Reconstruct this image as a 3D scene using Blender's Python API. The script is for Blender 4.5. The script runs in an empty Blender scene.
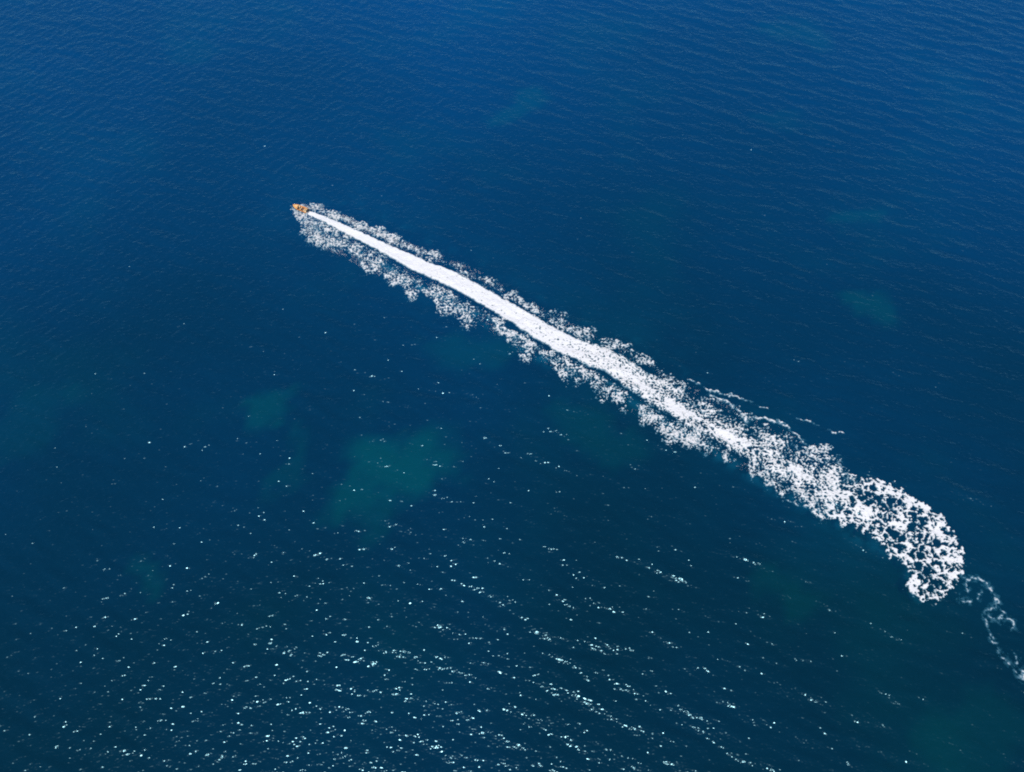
import bpy, bmesh, math
import numpy as np
from mathutils import Matrix, Vector

# ------------------------------------------------------------------ camera, world, sun, exposure
scene = bpy.context.scene
col = scene.collection
CAM_H, DEPRESS, HFOV = 200.0, math.radians(55.0), math.radians(60.0)
W_PX, H_PX = 1024, 772
SUN_ELEV, SUN_AZ = math.radians(66.8), math.radians(197.0)     # azimuth clockwise from +Y (the view direction)
SUN_STRENGTH, SKY_STRENGTH = 3.6, 0.12

cam_data = bpy.data.cameras.new('camera')
cam_data.sensor_fit = 'HORIZONTAL'
cam_data.angle = HFOV
cam_data.clip_start, cam_data.clip_end = 1.0, 60000.0
cam = bpy.data.objects.new('camera', cam_data)
cam.location = (0, 0, CAM_H)
cam.rotation_euler = (math.pi / 2 - DEPRESS, 0, 0)
col.objects.link(cam)
scene.camera = cam

world = bpy.data.worlds.new('World')
scene.world = world
world.use_nodes = True
wn = world.node_tree
sky = wn.nodes.new('ShaderNodeTexSky')
sky.sky_type = 'NISHITA'
sky.sun_disc = False
sky.sun_elevation = SUN_ELEV
sky.sun_rotation = SUN_AZ
sky.air_density, sky.dust_density, sky.ozone_density = 1.0, 0.0, 3.0
wn.links.new(sky.outputs['Color'], wn.nodes['Background'].inputs['Color'])
wn.nodes['Background'].inputs['Strength'].default_value = SKY_STRENGTH

sun_data = bpy.data.lights.new('sun', 'SUN')
sun_data.energy = SUN_STRENGTH
sun_data.angle = math.radians(0.53)
sun_data.color = (1.0, 0.975, 0.94)
sun = bpy.data.objects.new('sun', sun_data)
sd = Vector((math.sin(SUN_AZ) * math.cos(SUN_ELEV), math.cos(SUN_AZ) * math.cos(SUN_ELEV), math.sin(SUN_ELEV)))
sun.rotation_euler = sd.to_track_quat('Z', 'Y').to_euler()
sun.location = (0, 0, 300)
col.objects.link(sun)

vs = scene.view_settings
vs.view_transform, vs.look, vs.exposure, vs.gamma = 'Standard', 'None', 0.0, 1.0
scene.render.engine = 'CYCLES'
scene.cycles.use_denoising = False
scene.cycles.filter_width = 1.9
scene.cycles.max_bounces = 6
scene.cycles.transparent_max_bounces = 12
scene.cycles.sample_clamp_direct = 0
scene.cycles.sample_clamp_indirect = 4

# ------------------------------------------------------------------ numeric helpers
rng = np.random.default_rng(11)
FOC = (W_PX / 2) / math.tan(HFOV / 2)
def ground(px, py, z=0.0):
    """where the line of sight through a point of the photograph meets the level z"""
    a = (np.asarray(px, float) - W_PX / 2) / FOC
    b = -(np.asarray(py, float) - H_PX / 2) / FOC
    c, s = math.cos(DEPRESS), math.sin(DEPRESS)
    dx, dy, dz = a, c + b * s, -s + b * c
    t = (z - CAM_H) / dz
    return np.stack([dx * t, dy * t], -1)

LAT = rng.random((256, 256)) * 2 * np.pi
LCOS, LSIN = np.cos(LAT), np.sin(LAT)
def vnoise(x, y):
    """gradient noise, about 0..1"""
    xi, yi = np.floor(x), np.floor(y)
    fx, fy = x - xi, y - yi
    i, j = xi.astype(int) & 255, yi.astype(int) & 255
    i1, j1 = (i + 1) & 255, (j + 1) & 255
    wx = fx * fx * fx * (fx * (fx * 6 - 15) + 10); wy = fy * fy * fy * (fy * (fy * 6 - 15) + 10)
    g = lambda a, b, dx, dy: LCOS[a, b] * dx + LSIN[a, b] * dy
    n0 = g(i, j, fx, fy) * (1 - wx) + g(i1, j, fx - 1, fy) * wx
    n1 = g(i, j1, fx, fy - 1) * (1 - wx) + g(i1, j1, fx - 1, fy - 1) * wx
    return np.clip(0.5 + 0.78 * (n0 * (1 - wy) + n1 * wy), 0, 1)
def fbm(x, y, octv=4, gain=0.55):
    r, a, n = 0, 1.0, 0.0
    for k in range(octv):
        r = r + a * vnoise(x + 17.3 * k, y + 41.7 * k); n += a; a *= gain
        x, y = 1.62 * x - 1.22 * y, 1.22 * x + 1.62 * y
    return r / n
CELL = rng.random((256, 256, 2))
def worley(x, y):
    xi, yi = np.floor(x).astype(int), np.floor(y).astype(int)
    f1 = np.full(x.shape, 9.0); f2 = f1.copy()
    for di in (-1, 0, 1):
        for dj in (-1, 0, 1):
            p = CELL[(xi + di) & 255, (yi + dj) & 255]
            d = np.hypot(xi + di + p[..., 0] - x, yi + dj + p[..., 1] - y)
            n = d < f1
            f2 = np.where(n, f1, np.minimum(f2, d)); f1 = np.where(n, d, f1)
    return f1, f2
def sstep(a, b, x):
    t = np.clip((x - a) / (b - a), 0, 1)
    return t * t * (3 - 2 * t)
def catmull(pts, n=8):
    p = np.asarray(pts, float); q = np.vstack([2 * p[0] - p[1], p, 2 * p[-1] - p[-2]]); out = []
    for i in range(1, len(q) - 2):
        for u in np.arange(n) / n:
            a, b, c, d = q[i - 1], q[i], q[i + 1], q[i + 2]
            out.append(.5 * (2 * b + (c - a) * u + (2 * a - 5 * b + 4 * c - d) * u * u + (3 * b - a - 3 * c + d) * u ** 3))
    return np.array(out + [p[-1]])
def nearest(line, X, Y):
    """distance along the line, signed distance from it (left of travel > 0)"""
    best = np.full(X.shape, 1e9); S = np.zeros(X.shape); T = np.zeros(X.shape); acc = 0.0
    for a, b in zip(line[:-1], line[1:]):
        d = b - a; L = math.hypot(*d); d = d / L
        rx, ry = X - a[0], Y - a[1]
        u0 = rx * d[0] + ry * d[1]; u = np.clip(u0, 0, L)
        dist = np.hypot(rx - u * d[0], ry - u * d[1])
        m = dist < best
        sg = np.where(d[0] * ry - d[1] * rx >= 0, 1.0, -1.0)
        best = np.where(m, dist, best); S = np.where(m, acc + u, S); T = np.where(m, sg * dist, T); acc += L
    return S, T, acc
def mesh_from(name, verts, quads):
    me = bpy.data.meshes.new(name)
    me.vertices.add(len(verts)); me.vertices.foreach_set('co', np.ascontiguousarray(verts, dtype=np.float32).ravel())
    k = quads.shape[1]
    me.loops.add(quads.size); me.loops.foreach_set('vertex_index', np.ascontiguousarray(quads, dtype=np.int32).ravel())
    me.polygons.add(len(quads)); me.polygons.foreach_set('loop_start', np.arange(0, quads.size, k, dtype=np.int32))
    me.update(calc_edges=True)
    me.polygons.foreach_set('use_smooth', np.ones(len(quads), dtype=bool))
    return me
def attr(me, name, vals):
    a = me.attributes.new(name, 'FLOAT', 'POINT'); a.data.foreach_set('value', np.ascontiguousarray(vals, dtype=np.float32).ravel())
def grid_quads(nx, ny):
    i = np.arange(nx * ny).reshape(ny, nx)
    return np.stack([i[:-1, :-1], i[:-1, 1:], i[1:, 1:], i[1:, :-1]], -1).reshape(-1, 4)
def place(name, me, mats, parent=None, **props):
    o = bpy.data.objects.new(name, me)
    for m in (mats if isinstance(mats, (list, tuple)) else [mats]): me.materials.append(m)
    col.objects.link(o); o.parent = parent
    for k, v in props.items(): o[k] = v
    return o

# ------------------------------------------------------------------ the wake's line and its widths
BOW, STERN = ground(294.0, 207.0), ground(306.8, 211.6)
CORE = [(297, 207.8), (303, 210), (311, 213.2), (320, 217.5), (332, 223.5), (379, 246), (426, 269), (451, 279), (498, 305), (560, 342), (609, 362), (648, 387),
        (695, 414), (747, 441), (794, 466), (841, 492), (882, 516), (912, 534), (930, 553), (932, 571), (927, 586)]
# photograph rows from the line: core half height, reach of the upper fringe, reach of the lower fringe
WID = [(0.6, 2, 8), (1.0, 5, 11), (2.0, 12, 14), (2.6, 14, 21), (3.4, 14, 29), (5.2, 15, 31), (8.0, 20, 28), (8.3, 21, 31), (9.2, 22, 33), (10.5, 26, 30), (13, 21, 38),
       (14.5, 24, 37), (16, 27, 34), (18, 29, 34), (20, 33, 32), (22, 33, 31), (25, 33, 33), (28, 34, 38), (26, 28, 28), (22, 26, 26), (10, 13, 13)]
CORE_W = ground([c[0] for c in CORE], [c[1] for c in CORE])
LINE = catmull(CORE_W, 5)
def reach(k, sgn):
    out = []
    for (x, y), w in zip(CORE, WID):
        g = ground(x, y + sgn * w[k])
        out.append(abs(nearest(LINE, np.array([g[0]]), np.array([g[1]]))[1][0]))
    return np.array(out)
S_KEY = nearest(LINE, CORE_W[:, 0], CORE_W[:, 1])[0]
HC, HU, HL = reach(0, 1), reach(1, -1), reach(2, 1)
# around the final bend rows no longer measure across the wake
for A, v in ((HC, (8.0, 7.0, 5.8, 4.0)), (HU, (7.6, 6.9, 6.5, 4.6)), (HL, (8.4, 7.4, 6.6, 4.6))): A[-4:] = v
S_TOT = S_KEY[-1]
_g = ground(500, 250)
UP_SIGN = nearest(LINE, np.array([_g[0]]), np.array([_g[1]]))[1][0]        # sign of the side away from the camera

# ------------------------------------------------------------------ waves
GX, GY, X0, Y0, DX = 1120, 800, -336.0, -60.0, 0.6
def sea_field():
    kx = 2 * np.pi * np.fft.fftfreq(GX, DX)[None, :]; ky = 2 * np.pi * np.fft.fftfreq(GY, DX)[:, None]
    k = np.hypot(kx, ky); k[0, 0] = 1e-6; th = np.arctan2(ky, kx)
    def system(lam, ang, spread, slope, tail, lmin):
        kp = 2 * np.pi / lam
        amp = np.sqrt(np.exp(-1.25 * (kp / k) ** 2) * k ** -tail) * np.exp(-(k * lmin / 2 / np.pi) ** 4)
        amp = amp * np.abs(np.cos((th - ang) / 2)) ** spread; amp[0, 0] = 0
        z = np.fft.fft2(rng.standard_normal((GY, GX))) * amp
        sl = np.sqrt(np.mean(np.abs(np.fft.ifft2(1j * kx * z)) ** 2 + np.abs(np.fft.ifft2(1j * ky * z)) ** 2))
        return np.real(np.fft.ifft2(z)) * slope / sl
    X = X0 + DX * np.arange(GX)[None, :] + 0 * ky; Y = Y0 + DX * np.arange(GY)[:, None] + 0 * kx
    gust = 0.65 + 0.7 * fbm(X / 70 + 3, Y / 45 + 9, 3)
    side = sstep(-60, 120, X + 0.2 * (Y - 150) + 60 * (fbm(X / 60, Y / 60 + 50, 2) - .5))
    a = system(7.0, math.radians(66), 26, 0.19, 4.6, 1.5)
    b = system(3.6, math.radians(138), 22, 0.135, 4.2, 1.4)
    c = system(2.6, math.radians(80), 6, 0.038, 3.4, 1.4)
    return X, Y, (a * (0.72 + 0.28 * side) + b * (1.0 - 0.75 * side) + c) * gust
SX, SY, SH = sea_field()
def sea_height(x, y):
    u = np.clip((np.asarray(x) - X0) / DX, 0, GX - 1.001); v = np.clip((np.asarray(y) - Y0) / DX, 0, GY - 1.001)
    i, j = u.astype(int), v.astype(int); fu, fv = u - i, v - j
    return (SH[j, i] * (1 - fu) + SH[j, i + 1] * fu) * (1 - fv) + (SH[j + 1, i] * (1 - fu) + SH[j + 1, i + 1] * fu) * fv

def nodes_of(name):
    m = bpy.data.materials.new(name); m.use_nodes = True; nt = m.node_tree
    for n in list(nt.nodes): nt.nodes.remove(n)
    out = nt.nodes.new('ShaderNodeOutputMaterial')
    def N(t, **kw):
        n = nt.nodes.new(t)
        for k, v in kw.items():
            if k[0] == 'i' and k[1:].isdigit(): n.inputs[int(k[1:])].default_value = v
            elif k in n.inputs.keys(): n.inputs[k].default_value = v
            else: setattr(n, k, v)
        return n
    return m, nt, N, nt.links.new, out

def water_material():
    m, nt, N, L, out = nodes_of('sea_water')
    geo = N('ShaderNodeNewGeometry')
    def ripple(scale, rot, stretch, detail, seed):
        mp = N('ShaderNodeMapping'); L(geo.outputs['Position'], mp.inputs['Vector'])
        mp.inputs['Rotation'].default_value = (0, 0, math.radians(rot)); mp.inputs['Scale'].default_value = (scale * stretch, scale, scale)
        mp.inputs['Location'].default_value = (seed, seed * 1.7, 0)
        n = N('ShaderNodeTexNoise', noise_dimensions='2D'); n.inputs['Scale'].default_value = 1.0
        n.inputs['Detail'].default_value = detail; n.inputs['Roughness'].default_value = 0.55
        L(mp.outputs['Vector'], n.inputs['Vector']); return n
    r1, r2 = ripple(1.25, 24, 0.6, 1.0, 5.0), ripple(1.05, -48, 0.6, 1.0, 31.0)
    add = N('ShaderNodeMath', operation='MULTIPLY_ADD'); add.inputs[1].default_value = 0.8
    L(r2.outputs['Fac'], add.inputs[0]); L(r1.outputs['Fac'], add.inputs[2])
    bump = N('ShaderNodeBump'); bump.inputs['Strength'].default_value = 1.0; bump.inputs['Distance'].default_value = 0.195
    L(add.outputs[0], bump.inputs['Height'])
    # colour of the water body: broad drifts of bluer and greener water, sky reflection painted in as distant blue, milky where the wake has churned air in
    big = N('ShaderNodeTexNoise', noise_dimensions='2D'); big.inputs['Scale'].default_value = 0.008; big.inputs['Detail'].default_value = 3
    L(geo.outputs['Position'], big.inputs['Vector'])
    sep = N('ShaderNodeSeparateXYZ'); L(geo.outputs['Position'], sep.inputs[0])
    off = N('ShaderNodeMapRange', i1=70.0, i2=420.0, i3=0.0, i4=1.0); L(sep.outputs['Y'], off.inputs[0])  # bluer and brighter with distance: sky sheen put into the colour
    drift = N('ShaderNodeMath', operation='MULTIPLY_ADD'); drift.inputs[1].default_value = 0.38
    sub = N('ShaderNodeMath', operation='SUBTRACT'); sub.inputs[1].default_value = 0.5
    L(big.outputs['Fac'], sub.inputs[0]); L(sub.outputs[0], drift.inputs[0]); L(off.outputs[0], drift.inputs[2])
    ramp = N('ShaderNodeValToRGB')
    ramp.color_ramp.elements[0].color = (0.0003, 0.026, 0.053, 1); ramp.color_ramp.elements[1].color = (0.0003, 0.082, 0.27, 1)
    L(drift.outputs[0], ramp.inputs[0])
    aer = N('ShaderNodeAttribute', attribute_name='aerated')
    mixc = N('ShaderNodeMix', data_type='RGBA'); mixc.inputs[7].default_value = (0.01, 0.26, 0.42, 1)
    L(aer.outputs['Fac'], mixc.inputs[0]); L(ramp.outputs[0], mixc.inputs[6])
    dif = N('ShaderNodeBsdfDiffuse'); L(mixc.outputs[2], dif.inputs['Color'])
    tr = N('ShaderNodeBsdfTransparent'); tr.inputs['Color'].default_value = (0.02, 0.75, 0.58, 1)
    body = N('ShaderNodeMixShader', i0=0.3); L(dif.outputs[0], body.inputs[1]); L(tr.outputs[0], body.inputs[2])
    gl = N('ShaderNodeBsdfGlossy'); gl.inputs['Roughness'].default_value = 0.18; gl.inputs['Color'].default_value = (.46, .88, 1, 1); L(bump.outputs[0], gl.inputs['Normal'])
    fr = N('ShaderNodeFresnel'); fr.inputs['IOR'].default_value = 1.34; L(bump.outputs[0], fr.inputs['Normal'])
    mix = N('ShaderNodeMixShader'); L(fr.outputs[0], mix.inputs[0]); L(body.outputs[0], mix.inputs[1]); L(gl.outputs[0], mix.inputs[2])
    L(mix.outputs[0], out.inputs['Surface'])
    return m

def build_sea():
    far = np.array([30, 120, 400, 1500, 6000, 25000.0])
    xs = np.concatenate([X0 - far[::-1], X0 + DX * np.arange(GX), X0 + DX * (GX - 1) + far])
    ys = np.concatenate([Y0 - far[::-1], Y0 + DX * np.arange(GY), Y0 + DX * (GY - 1) + far])
    X, Y = np.meshgrid(xs, ys)
    Z = np.zeros_like(X); n = len(far); Z[n:-n, n:-n] = SH
    S, T, _ = nearest(LINE, X, Y)
    age = S / S_TOT
    edge = np.where(T < 0, np.interp(S, S_KEY, HU), np.interp(S, S_KEY, HL))
    u = np.abs(T) / edge
    ring = np.exp(-((u - 1.0) / 0.22) ** 2)
    patch = fbm(X / 3.5, Y / 3.5, 4)
    aer = ring * sstep(0.48, 0.66, patch + 0.10 * (T * UP_SIGN < 0) - .04) * (0.34 - 0.24 * age) * np.where(T * UP_SIGN < 0, 1, .2)
    halo = 0.05 * np.exp(-np.maximum(np.abs(T) - edge, 0) / 12) * sstep(.8, 1.1, u) * (1.0 - 0.6 * age) * sstep(.35, .7, fbm(X / 22 + 7, Y / 22, 3))
    me = mesh_from('sea', np.stack([X, Y, Z], -1).reshape(-1, 3), grid_quads(len(xs), len(ys)))
    attr(me, 'aerated', np.clip(aer + halo, 0, 1) * (np.hypot(X, Y) < 900))
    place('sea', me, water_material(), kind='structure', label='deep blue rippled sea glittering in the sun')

def build_seabed():
    D = -8.0
    xs = np.linspace(-380, 380, 305); ys = np.linspace(-80, 440, 209)
    xs = np.concatenate([[-26000, -3000], xs, [3000, 26000]]); ys = np.concatenate([[-26000, -3000], ys, [3000, 26000]])
    X, Y = np.meshgrid(xs, ys)
    wx, wy = X + 30 * (fbm(X / 22, Y / 22, 4) - .5), Y + 30 * (fbm(X / 22 + 60, Y / 22, 4) - .5)
    sand = np.zeros_like(X)
    for px, py, rx, ry, s in [(405, 464, 42, 37, 1.0), (352, 500, 34, 28, .8), (372, 522, 16, 16, .5), (277, 413, 16, 15, .7), (280, 462, 14, 30, .35),
                              (868, 308, 26, 16, .6), (520, 107, 22, 12, .5), (150, 575, 22, 18, .5), (775, 592, 34, 14, .3), (965, 735, 55, 50, .28),
                              (800, 30, 30, 12, .4), (860, 222, 22, 9, .45), (610, 430, 40, 20, .35), (480, 345, 60, 16, .4), (190, 48, 30, 10, .25),
                              (30, 425, 40, 25, .25), (780, 120, 30, 12, .25)]:
        g = ground(px, py, D); gx = ground(px + rx, py, D)[0] - g[0]; gy = (ground(px, py - ry, D) - ground(px, py + ry, D))[1] / 2
        r = np.hypot((wx - g[0]) / gx, (wy - g[1]) / gy)
        sand = np.maximum(sand, s * sstep(1.35, 0.6, r))
    sand = np.clip(sand + 0.22 * sstep(.5, .8, fbm(X / 60, Y / 60 + 30, 4)), 0, 1)
    Z = D + 0.5 * fbm(X / 20, Y / 20, 3) + 0.4 * sand
    me = mesh_from('seabed', np.stack([X, Y, Z], -1).reshape(-1, 3), grid_quads(len(xs), len(ys)))
    attr(me, 'sand', sand)
    m, nt, N, L, out = nodes_of('seabed_sand_and_weed')
    a = N('ShaderNodeAttribute', attribute_name='sand')
    mx = N('ShaderNodeMix', data_type='RGBA'); mx.inputs[6].default_value = (.02, .03, .03, 1); mx.inputs[7].default_value = (.62, .58, .5, 1)
    L(a.outputs['Fac'], mx.inputs[0])
    d = N('ShaderNodeBsdfDiffuse'); L(mx.outputs[2], d.inputs['Color']); L(d.outputs[0], out.inputs['Surface'])
    place('seabed', me, m, kind='structure', label='dark seabed with pale sandy patches under the water')

# ------------------------------------------------------------------ foam
def foam_material():
    m, nt, N, L, out = nodes_of('sea_foam')
    a = N('ShaderNodeAttribute', attribute_name='cover')
    geo = N('ShaderNodeNewGeometry')
    n = N('ShaderNodeTexNoise'); n.inputs['Scale'].default_value = 3.0; n.inputs['Detail'].default_value = 3
    L(geo.outputs['Position'], n.inputs['Vector'])
    bp = N('ShaderNodeBump'); bp.inputs['Strength'].default_value = 0.8; bp.inputs['Distance'].default_value = 0.15
    L(n.outputs['Fac'], bp.inputs['Height'])
    cr = N('ShaderNodeValToRGB')
    cr.color_ramp.elements[0].color = (.08, .44, .62, 1); cr.color_ramp.elements[1].color = (.77, .742, .72, 1)
    cr.color_ramp.elements[0].position = 0.05; cr.color_ramp.elements[1].position = 0.72
    e = cr.color_ramp.elements.new(0.40); e.color = (.42, .62, .70, 1)
    L(a.outputs['Fac'], cr.inputs[0])
    d = N('ShaderNodeBsdfDiffuse'); L(cr.outputs[0], d.inputs['Color']); L(bp.outputs[0], d.inputs['Normal'])
    t = N('ShaderNodeBsdfTransparent')
    mx = N('ShaderNodeMixShader'); L(a.outputs['Fac'], mx.inputs[0]); L(t.outputs[0], mx.inputs[1]); L(d.outputs[0], mx.inputs[2])
    L(mx.outputs[0], out.inputs['Surface'])
    return m
FOAM = foam_material()

def foam_sheet(name, origin, ux, nu, nv, d, field, **props):
    """field(x, y) -> cover 0..1 and height above the sea; quads without foam are left out"""
    uy = np.array([-ux[1], ux[0]])
    U, V = np.meshgrid(np.arange(nu) * d, (np.arange(nv) - nv / 2) * d)
    X = origin[0] + U * ux[0] + V * uy[0]; Y = origin[1] + U * ux[1] + V * uy[1]
    c, h = field(X, Y)
    q = grid_quads(nu, nv); cf = c.ravel()
    q = q[cf[q].max(1) > 0.04]
    used = np.unique(q); remap = np.zeros(nu * nv, dtype=np.int64); remap[used] = np.arange(len(used)); q = remap[q]
    Z = sea_height(X, Y) + h
    me = mesh_from(name, np.stack([X, Y, Z], -1).reshape(-1, 3)[used], q)
    attr(me, 'cover', cf[used])
    print('foam', name, len(used), len(q))
    return place(name, me, FOAM, kind='stuff', **props)

def uniform(v):
    """the same pattern with its values spread evenly over 0..1"""
    q = np.quantile(v.ravel()[::37], np.linspace(0, 1, 129))
    return np.interp(v, q, np.linspace(0, 1, 129))
def ridged(x, y, octv=4):
    r, a, n = 0, 1.0, 0.0
    for k in range(octv):
        r = r + a * (1 - np.abs(2 * vnoise(x + 7.3 * k, y + 31.7 * k) - 1)); n += a; a *= .6
        x, y = 1.55 * x - 1.25 * y, 1.25 * x + 1.55 * y
    return r / n
def lace(x, y, size, warp=0.5):
    wx = x / size + warp * (fbm(x / size / 1.3, y / size / 1.3 + 5, 3) - .5) * 2
    wy = y / size + warp * (fbm(x / size / 1.3 + 80, y / size / 1.3, 3) - .5) * 2
    f1, f2 = worley(wx, wy)
    return uniform(-(f2 - f1))

def strokes(X, Y, lines, wid, rough=0.5):
    """thin broken threads of foam along lines given as points of the photograph"""
    v = np.zeros(X.shape)
    WX = X + 2.6 * (fbm(X / 2.4, Y / 2.4, 4) - .5); WY = Y + 2.6 * (fbm(X / 2.4 + 33, Y / 2.4, 4) - .5)
    for pts, w in lines:
        g = ground([p[0] for p in pts], [p[1] for p in pts]); ln = catmull(g, 4)
        S, T, L = nearest(ln, WX, WY)
        e = sstep(0, .15, S / L) * sstep(1, .85, S / L) + 0.25
        v = np.maximum(v, np.exp(-(T / (wid * w)) ** 2) * np.minimum(e, 1))
    return v * (1 - rough + rough * 1.5 * sstep(.36, .62, fbm(X / 1.0 + 9, Y / 1.0, 4)))

def wake_field(X, Y):
    S, T, _ = nearest(LINE, X, Y)
    age = np.clip(S / S_TOT, 0, 1)
    low = T * UP_SIGN < 0                          # the side of the wake nearer to the camera
    SJ = S + np.minimum(14, .5 * S) * (fbm(X / 5 + 70, Y / 5, 4) - .5)
    hc = np.interp(S, S_KEY, HC); hu = np.interp(SJ, S_KEY, HU); hl = np.interp(SJ, S_KEY, HL)
    A = np.abs(T)
    fine = ridged(X / 0.85, Y / 0.85, 3); f = fbm(X / 0.8, Y / 0.8, 4); g = fbm(X / 3.2 + 20, Y / 3.2, 3); gg = uniform(fbm(X / 6 + 50, Y / 6, 3))
    l1, l2, l3 = lace(X, Y, 0.95, .6), lace(X + 40, Y, 1.45, .8), lace(X, Y + 70, 2.3, .9)
    # scalloped outer edge: plumes thrown out and swept back
    sk = S - 0.5 * A
    plume = vnoise(sk / 8.5, np.where(low, 3.5, 90.5)) * .6 + vnoise(sk / 3.1, np.where(low, 7.5, 60.5)) * .4
    edge = np.where(low, hl, hu) * (0.66 + 0.62 * sstep(.22, .78, plume))
    edge = np.maximum(edge, hc * 1.08)
    jag = 2.6 * (fbm(X / 1.9, Y / 1.9, 4) - .5) + 2.0 * (g - .5)
    u = (A + jag) / edge
    hcj = hc * (1 + 0.3 * (fbm(S / 6, T / 5 + 11, 3) - .5))
    end = sstep(0.78, 0.90, age)
    mid = sstep(0.3, 0.7, age)
    # patterns, spread evenly over 0..1 so that a share of cover can be asked for
    p_core = uniform((1 - mid) * (fine * 2.2 + .25 * l1) + mid * (.45 * l1 + .55 * l2 + .9 * fine))
    ray = vnoise((S - 0.8 * A) / 0.5, A / 3.0 + 50)
    p_fringe = uniform(1.6 * ridged(X / 1.1 + 9, Y / 1.1, 4) + .35 * l1 + .30 * l2 + 1.0 * g + .25 * ray)
    p_end = uniform(.40 * l2 + .80 * l3 + 1.0 * fine + .6 * g)
    # share of cover
    c_core = np.interp(age, [0, .12, .22, .35, .50, .65, .82, 1], [1.25, 1.07, .87, .78, .73, .68, .62, .6])
    c_core = c_core + 0.16 * sstep(.22, .45, age) * np.exp(-((A - 0.80 * hcj) / (0.16 * hcj + .3)) ** 2) * np.where(low, 1, .4) * (1 - end)
    late = sstep(.42, .62, age) * (1 - end)
    off = (A * np.where(low, 1, -1) - .28 * hcj - 1.2 * (fbm(S / 9, S * 0 + 4.5, 2) - .5)) / (.38 * hcj)
    c_core = c_core + late * (0.30 * np.exp(-off ** 2) - 0.11) + 0.35 * (gg - .5) * mid
    cc = sstep(-0.13, 0.13, c_core - 1 + p_core) * sstep(1.08, 0.88, (A + (0.35 + .3 * mid) * jag) / hcj)
    c_fr = np.interp(u, [0, .4, .7, .9, 1.02, 1.15], [.30, .32, .42, .40, .14, -.2])
    fresh = sstep(0.2, 0.02, age)
    c_fr = c_fr + 0.10 * sstep(.5, .6, age) * sstep(.86, .76, age) * low + 0.14 * fresh + 0.6 * (gg - .5) * (0.5 + .5 * (1 - fresh))
    trough = np.exp(-((A - 1.12 * hcj - 0.35) / (0.45 + 0.10 * hcj)) ** 2) * sstep(0.85, .7, age) * (1 - .4 * fresh)
    c_fr = c_fr - 0.25 * trough
    soft = 0.12 + 0.16 * fresh
    tone = 0.50 + 0.62 * uniform(ridged(X / 0.6 + 40, Y / 0.6, 3) + .8 * f)
    cf = sstep(-soft, soft + .06, c_fr - 1 + p_fringe) * sstep(1.22, 1.05, u) * np.minimum(1, tone)
    c_end = np.interp(u, [0, .55, .85, .98, 1.08], [.30, .34, .58, .52, -.15]) + .45 * (gg - .5) + .28 * np.exp(-(T / 1.6) ** 2) * sstep(1, .9, age)
    ce = sstep(-0.10, 0.14, c_end - 1 + p_end) * sstep(1.2, 1.05, u)
    sw = sstep(.42, .58, end + .7 * (g - .5) * (end > 0) * (end < 1))
    cov = np.maximum(cc, cf) * (1 - sw) + sw * ce
    cov = np.maximum(cov, strokes(X, Y, WISPS, 0.22, .85) * 0.8)
    cov = np.clip(cov, 0, 1)
    inner = sstep(1.2, .8, A / hcj)
    along = np.exp(-(S / 30) ** 2)
    h = 0.05 + cov * (0.05 + 0.35 * f + 0.16 * fine + 0.40 * inner * np.exp(-S / 60))
    h = h + cov * (1 - inner) * along * 0.8 * g
    h = h * np.clip((S - 6) / 6, 0.15, 1)
    return cov, h

def c4(o, sc, pts): return [(o[0] + x / sc, o[1] + y / sc) for x, y in pts]
WISPS = [(c4((700, 390), 6.4, [(60, 5), (130, 20), (230, 45), (330, 76)]), 1.2), (c4((700, 390), 6.4, [(370, 108), (440, 125)]), .8),
         (c4((700, 390), 6.4, [(620, 178), (690, 198), (760, 226)]), .9), (c4((700, 390), 6.4, [(820, 258), (930, 287)]), .9),
         (c4((700, 390), 6.4, [(40, 20), (110, 55), (190, 90), (240, 130), (280, 170), (310, 215)]), 1.5),
         (c4((570, 320), 6.4, [(755, 378), (825, 412)]), .9), (c4((570, 320), 6.4, [(850, 430), (930, 460), (1010, 482)]), 1.0),
         (c4((420, 250), 6.4, [(440, 425), (520, 490), (600, 540), (660, 570), (760, 640)]), 1.3),
         (c4((700, 390), 6.4, [(340, 175), (450, 190), (560, 240), (640, 310), (690, 365)]), 1.5),
         (c4((700, 390), 6.4, [(590, 620), (640, 655), (700, 650)]), 1.0), (c4((700, 390), 6.4, [(560, 705), (635, 742)]), .7)]
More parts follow.
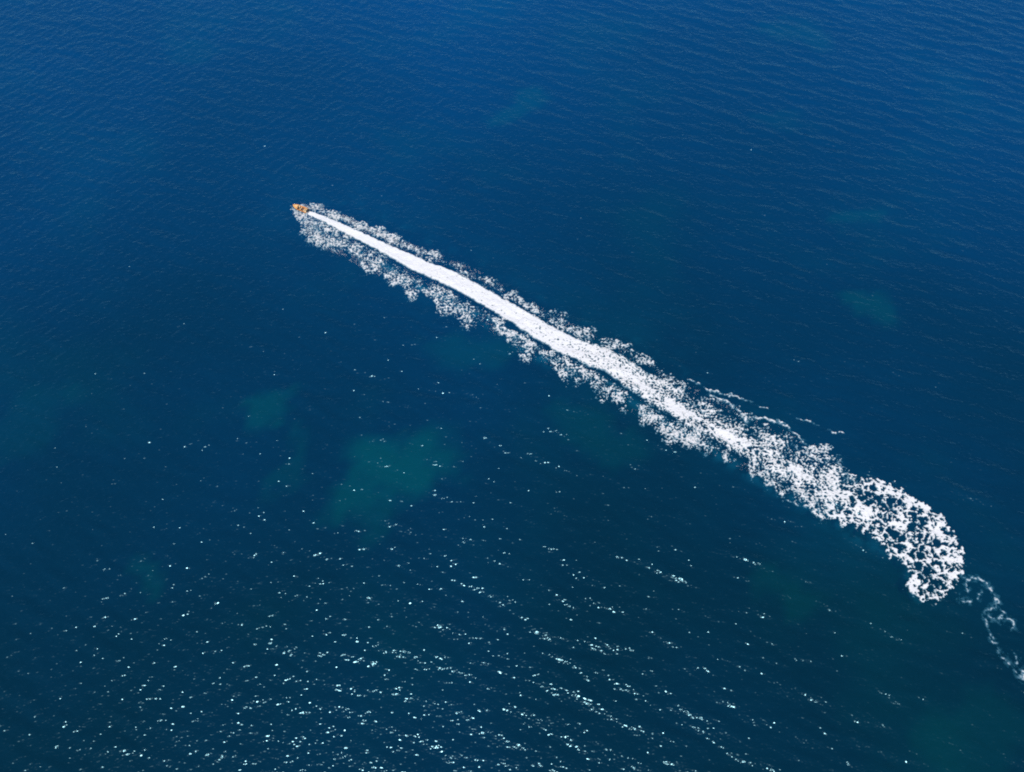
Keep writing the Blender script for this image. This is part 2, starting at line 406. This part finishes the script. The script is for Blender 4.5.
def build_wake():
    ax = CORE_W[-3] - CORE_W[0]; ln = math.hypot(*ax); ax = ax / ln
    d = 0.16; pad = 7.0
    foam_sheet('wake_foam', CORE_W[0] - ax * pad, ax, int((ln + pad + 16) / d), int(64 / d), d, wake_field,
               label='long white foam wake stretching back from the orange boat', category='wake')
    z = lambda pts: c4((900, 540), 4.82, pts)
    drift = [(z([(285, 180), (330, 185), (375, 188), (430, 230), (465, 280), (462, 315), (430, 345), (405, 355)]), 1.2),
             (z([(330, 185), (325, 215), (322, 252)]), .9), (z([(285, 270), (310, 295), (345, 290)]), 1.4), (z([(385, 235), (378, 270), (375, 292)]), .9),
             (z([(405, 355), (440, 372), (480, 385), (520, 380), (548, 405), (535, 435)]), 1.2), (z([(408, 360), (415, 410), (428, 455), (450, 495), (480, 495)]), .9),
             (z([(470, 520), (500, 560), (535, 605), (575, 660), (600, 640), (625, 600)]), 1.4), (z([(552, 540), (570, 580), (572, 605)]), .8),
             (z([(490, 335), (500, 360), (470, 385)]), .8), (z([(452, 465), (460, 480)]), .9), (z([(575, 660), (640, 700), (690, 760)]), 1.2), (z([(625, 600), (680, 640), (720, 720)]), 1.0)]
    def field(X, Y):
        v = np.clip(strokes(X, Y, drift, 0.13, .8) * .42 + .14 * strokes(X, Y, drift, 0.6, 1.0), 0, 1)
        return v, 0.05 + 0.08 * v
    o = ground(958, 575); e = ground(1040, 690); ax = (e - o); l2 = math.hypot(*ax); ax = ax / l2
    foam_sheet('drifting_foam', o - ax * 3, ax, int((l2 + 12) / .16), int(24 / .16), .16, field,
               label='thin pale blue foam threads drifting beyond the end of the wake', category='foam')

def build_spray():
    n = 9000
    s = np.abs(rng.normal(0, 1, n)) * 38 + rng.random(n) * 2
    s[6500:] = rng.random(2500) * S_TOT * 0.8
    side = rng.random(n) < .5
    seg = np.hypot(*(LINE[1:] - LINE[:-1]).T); cs = np.concatenate([[0], np.cumsum(seg)])
    px = np.interp(s, cs, LINE[:, 0]); py = np.interp(s, cs, LINE[:, 1])
    e = np.interp(s + .5, cs, LINE[:, 0]) - px, np.interp(s + .5, cs, LINE[:, 1]) - py
    L = np.hypot(*e) + 1e-9; nx, ny = -e[1] / L, e[0] / L
    if UP_SIGN > 0: up = 1
    else: up = -1
    hu, hl, hc = (np.interp(s, S_KEY, A) for A in (HU, HL, HC))
    r = np.where(side, hu, hl); t = (hc + (r - hc) * rng.beta(2.2, 1.3, n)) * np.where(side, up, -up)
    lump = fbm(s / 4 + 200 * side, t / 3, 3)
    ok = lump > 0.47
    px, py, s = (px + nx * t)[ok], (py + ny * t)[ok], s[ok]; n = len(px)
    z = sea_height(px, py) + 0.15 + rng.exponential(.30, n) * np.exp(-s / 60)
    R = 0.035 + 0.07 * rng.random(n) ** 2
    base = np.array([[1, 0, 0], [-1, 0, 0], [0, 1, 0], [0, -1, 0], [0, 0, 1], [0, 0, -1]], float)
    tri = np.array([[0, 2, 4], [2, 1, 4], [1, 3, 4], [3, 0, 4], [2, 0, 5], [1, 2, 5], [3, 1, 5], [0, 3, 5]])
    V = (np.stack([px, py, z], -1)[:, None, :] + base[None] * R[:, None, None]).reshape(-1, 3)
    F = (tri[None] + 6 * np.arange(n)[:, None, None]).reshape(-1, 3)
    me = mesh_from('spray', V, F); attr(me, 'cover', np.ones(len(V)))
    place('spray', me, FOAM, kind='stuff', label='fine white spray flying along the edges of the wake', category='spray')

# ------------------------------------------------------------------ the boat
def paint(name, colr, rough=0.35, metallic=0.0, noise=0.08, coat=0.0, trans=0.0):
    m, nt, N, L, out = nodes_of(name)
    p = N('ShaderNodeBsdfPrincipled'); p.inputs['Roughness'].default_value = rough; p.inputs['Metallic'].default_value = metallic
    p.inputs['Coat Weight'].default_value = coat; p.inputs['Transmission Weight'].default_value = trans
    co = N('ShaderNodeTexCoord'); n = N('ShaderNodeTexNoise'); n.inputs['Scale'].default_value = 6; n.inputs['Detail'].default_value = 4
    L(co.outputs['Object'], n.inputs['Vector'])
    mx = N('ShaderNodeMix', data_type='RGBA')
    mx.inputs[6].default_value = tuple(c * (1 - noise) for c in colr) + (1,); mx.inputs[7].default_value = tuple(min(1, c * (1 + noise)) for c in colr) + (1,)
    L(n.outputs['Fac'], mx.inputs[0]); L(mx.outputs[2], p.inputs['Base Color']); L(p.outputs[0], out.inputs['Surface'])
    return m

def loft(name, rings, mat, parent, close=False, cap=(False, False), bevel=0.0, **props):
    bm = bmesh.new(); vr = [[bm.verts.new(p) for p in r] for r in rings]
    for a, b in zip(vr[:-1], vr[1:]):
        n = len(a)
        for i in range(n if close else n - 1):
            bm.faces.new((a[i], a[(i + 1) % n], b[(i + 1) % n], b[i]))
    if cap[0]: bm.faces.new(list(reversed(vr[0])))
    if cap[1]: bm.faces.new(vr[-1])
    bmesh.ops.remove_doubles(bm, verts=bm.verts, dist=1e-4)
    bmesh.ops.recalc_face_normals(bm, faces=bm.faces)
    if bevel: bmesh.ops.bevel(bm, geom=list(bm.edges), offset=bevel, segments=2, affect='EDGES', profile=.6, clamp_overlap=True)
    me = bpy.data.meshes.new(name); bm.to_mesh(me); bm.free()
    for p in me.polygons: p.use_smooth = True
    return place(name, me, mat, parent, **props)
def block(name, c, size, mat, parent, bevel=0.04, taper=1.0, lean=0.0):
    x, y, z = (s / 2 for s in size); rings = []
    for zz, k in ((-z, 1.0), (z, taper)):
        rings.append([(c[0] + sx * x * k + (lean if zz > 0 else 0), c[1] + sy * y * k, c[2] + zz) for sx, sy in ((-1, -1), (1, -1), (1, 1), (-1, 1))])
    return loft(name, rings, mat, parent, True, (True, True), bevel)
def tube(name, pts, r, mat, parent, n=8):
    rings = []
    P = [Vector(p) for p in pts]
    for i, p in enumerate(P):
        t = (P[min(i + 1, len(P) - 1)] - P[max(i - 1, 0)]).normalized()
        a = t.cross(Vector((0, 0, 1)) if abs(t.z) < .9 else Vector((1, 0, 0))).normalized(); b = t.cross(a)
        rings.append([p + r * (math.cos(q) * a + math.sin(q) * b) for q in (2 * math.pi * k / n for k in range(n))])
    return loft(name, rings, mat, parent, True, (True, True))

def build_boat():
    mid = (BOW + STERN) / 2; hd = BOW - STERN; L = 5.6
    root = bpy.data.objects.new('motorboat', None); col.objects.link(root)
    root['label'] = 'small orange open motorboat speeding ahead of the white wake'; root['category'] = 'boat'
    root.scale = (.94,) * 3
    root.location = (mid[0], mid[1], float(sea_height(*mid)) + 0.12)
    root.rotation_euler = (0, -math.radians(3.5), math.atan2(hd[1], hd[0]))
    org = paint('orange_gelcoat', (.86, .30, .045), .25, coat=.5); crm = paint('cream_gelcoat', (.88, .66, .36), .4)
    drk = paint('brown_deck_liner', (.16, .085, .06), .6, noise=.25); blk = paint('black_cowling', (.012, .012, .014), .25, coat=.6)
    pal = paint('pale_orange_deck', (.90, .44, .13), .35, coat=.3); rub = paint('rubber_rail', (.03, .03, .03), .6); met = paint('steel', (.6, .6, .62), .25, 1.0); gls = paint('tinted_glass', (.10, .12, .14), .08)
    vin = paint('tan_vinyl', (.72, .45, .22), .5)
    half = lambda x: 1.08 * (1 - max(0, (x - 0.2) / 2.62) ** 2.3) ** .75 if x < 2.8 else 0.02
    sheer = lambda x: 0.62 + 0.16 * max(0, (x + .5) / 3.3) ** 2
    st = np.linspace(-2.75, 2.8, 23)
    rings = []
    for x in st:
        b, z = max(half(x), .03), sheer(x); k = max(0, (x - .8) / 2.0)
        keel = -0.18 + 0.72 * k ** 2.4; ch = 0.10 + 0.42 * k ** 2
        rings.append([(x, b, z), (x, b * .97, z * .6 + ch * .4), (x, b * .86, ch), (x, b * .45, (keel + ch) / 2), (x, 0, keel),
                      (x, -b * .45, (keel + ch) / 2), (x, -b * .86, ch), (x, -b * .97, z * .6 + ch * .4), (x, -b, z)])
    hull = loft('hull', rings, org, root, cap=(True, False))
    tube('rubbing_strake', [(x, max(half(x), .03) + .02, sheer(x) - .05) for x in st], .035, rub, hull, 6)
    tube('rubbing_strake', [(x, -max(half(x), .03) - .02, sheer(x) - .05) for x in st], .035, rub, hull, 6)
    fd = [x for x in st if x > .55]
    deck = loft('foredeck', [[(x, max(half(x), .03) * u, sheer(x) + .012 + .09 * (1 - u * u)) for u in (-1, -.6, -.25, 0, .25, .6, 1)] for x in fd], pal, root)
    block('hatch', (1.45, 0, .87), (.5, .5, .05), crm, deck, .015)
    tube('bow_rail', [(.9, .8, .75), (1.0, .76, .98), (1.8, .55, 1.06), (2.45, .2, 1.1), (2.52, 0, 1.1), (2.45, -.2, 1.1), (1.8, -.55, 1.06), (1.0, -.76, .98), (.9, -.8, .75)], .018, met, root)
    for s in (1, -1):
        loft('side_deck', [[(x, s * half(x), sheer(x) + .014), (x, s * (half(x) - .2), sheer(x) + .03), (x, s * (half(x) - .22), .30)] for x in st if x <= .9], org, root)
    loft('cockpit_floor', [[(x, -half(x) + .2, .29), (x, half(x) - .2, .29)] for x in st if x <= .9], drk, root)
    loft('bulkhead', [[(.72, y, .28) for y in (-.8, -.3, .3, .8)], [(.72, y, sheer(.7) + .05) for y in (-.84, -.3, .3, .84)]], drk, root)
    loft('stern_deck', [[(x, y, sheer(x) + .02) for y in (-.95, -.4, .4, .95)] for x in (-2.72, -2.1)] + [[(-2.1, y, .30) for y in (-.95, -.4, .4, .95)]], crm, root)
    con = block('console', (.42, -.38, .62), (.45, .55, .62), crm, root, .05, .85)
    ring = [(.16 * math.cos(q), .16 * math.sin(q)) for q in np.linspace(0, 2 * math.pi, 17)]
    tube('steering_wheel', [(.14 - .3 * b, -.38 + a, .88 + .9 * b) for a, b in ring], .016, blk, con, 6)
    ws = loft('windscreen', [[(.95 - .35 * abs(u) ** 2, .78 * u, .82), (.70 - .35 * abs(u) ** 2, .72 * u, 1.18)] for u in np.linspace(-1, 1, 11)], gls, root)
    ws.modifiers.new('thickness', 'SOLIDIFY').thickness = .02
    tube('screen_frame', [(.70 - .35 * abs(u) ** 2, .72 * u, 1.19) for u in np.linspace(-1, 1, 11)], .02, met, ws, 6)
    for y in (-.40, .40):
        s = block('seat', (-.35, y, .48), (.5, .5, .36), vin, root, .06)
        block('seat_back', (-.62, y, .80), (.12, .48, .5), vin, s, .05, .95, -.06)
    bench = block('bench', (-1.75, 0, .46), (.5, 1.5, .34), vin, root, .06)
    block('bench_back', (-2.03, 0, .74), (.12, 1.5, .40), vin, bench, .05)
    for my in (.36, -.36):
        mot = bpy.data.objects.new('outboard_motor', None); col.objects.link(mot); mot.parent = root; mot.location = (0, my, 0)
        cw = []
        for z, k, ox in ((.60, .70, 0), (.68, .95, 0), (.95, 1, 0), (1.17, .93, -.02), (1.30, .62, -.02), (1.33, .1, 0)):
            cw.append([(-3.08 + ox + .46 * k * math.copysign(abs(math.cos(q)) ** .7, math.cos(q)), .32 * k * math.copysign(abs(math.sin(q)) ** .7, math.sin(q)), z) for q in (2 * math.pi * j / 16 for j in range(16))])
        loft('cowling', cw, blk, mot, True, (True, True))
        block('bracket', (-2.80, 0, .50), (.18, .34, .42), blk, mot, .03)
        block('leg', (-3.02, 0, .18), (.24, .14, .95), blk, mot, .04, .8)
        block('cavitation_plate', (-3.10, 0, -.16), (.55, .28, .03), blk, mot, .01)
        tube('gearcase', [(-2.78, 0, -.34), (-2.85, 0, -.34), (-3.2, 0, -.34), (-3.34, 0, -.34)], .07, blk, mot)

build_sea()
build_seabed()
build_wake()
build_spray()
build_boat()
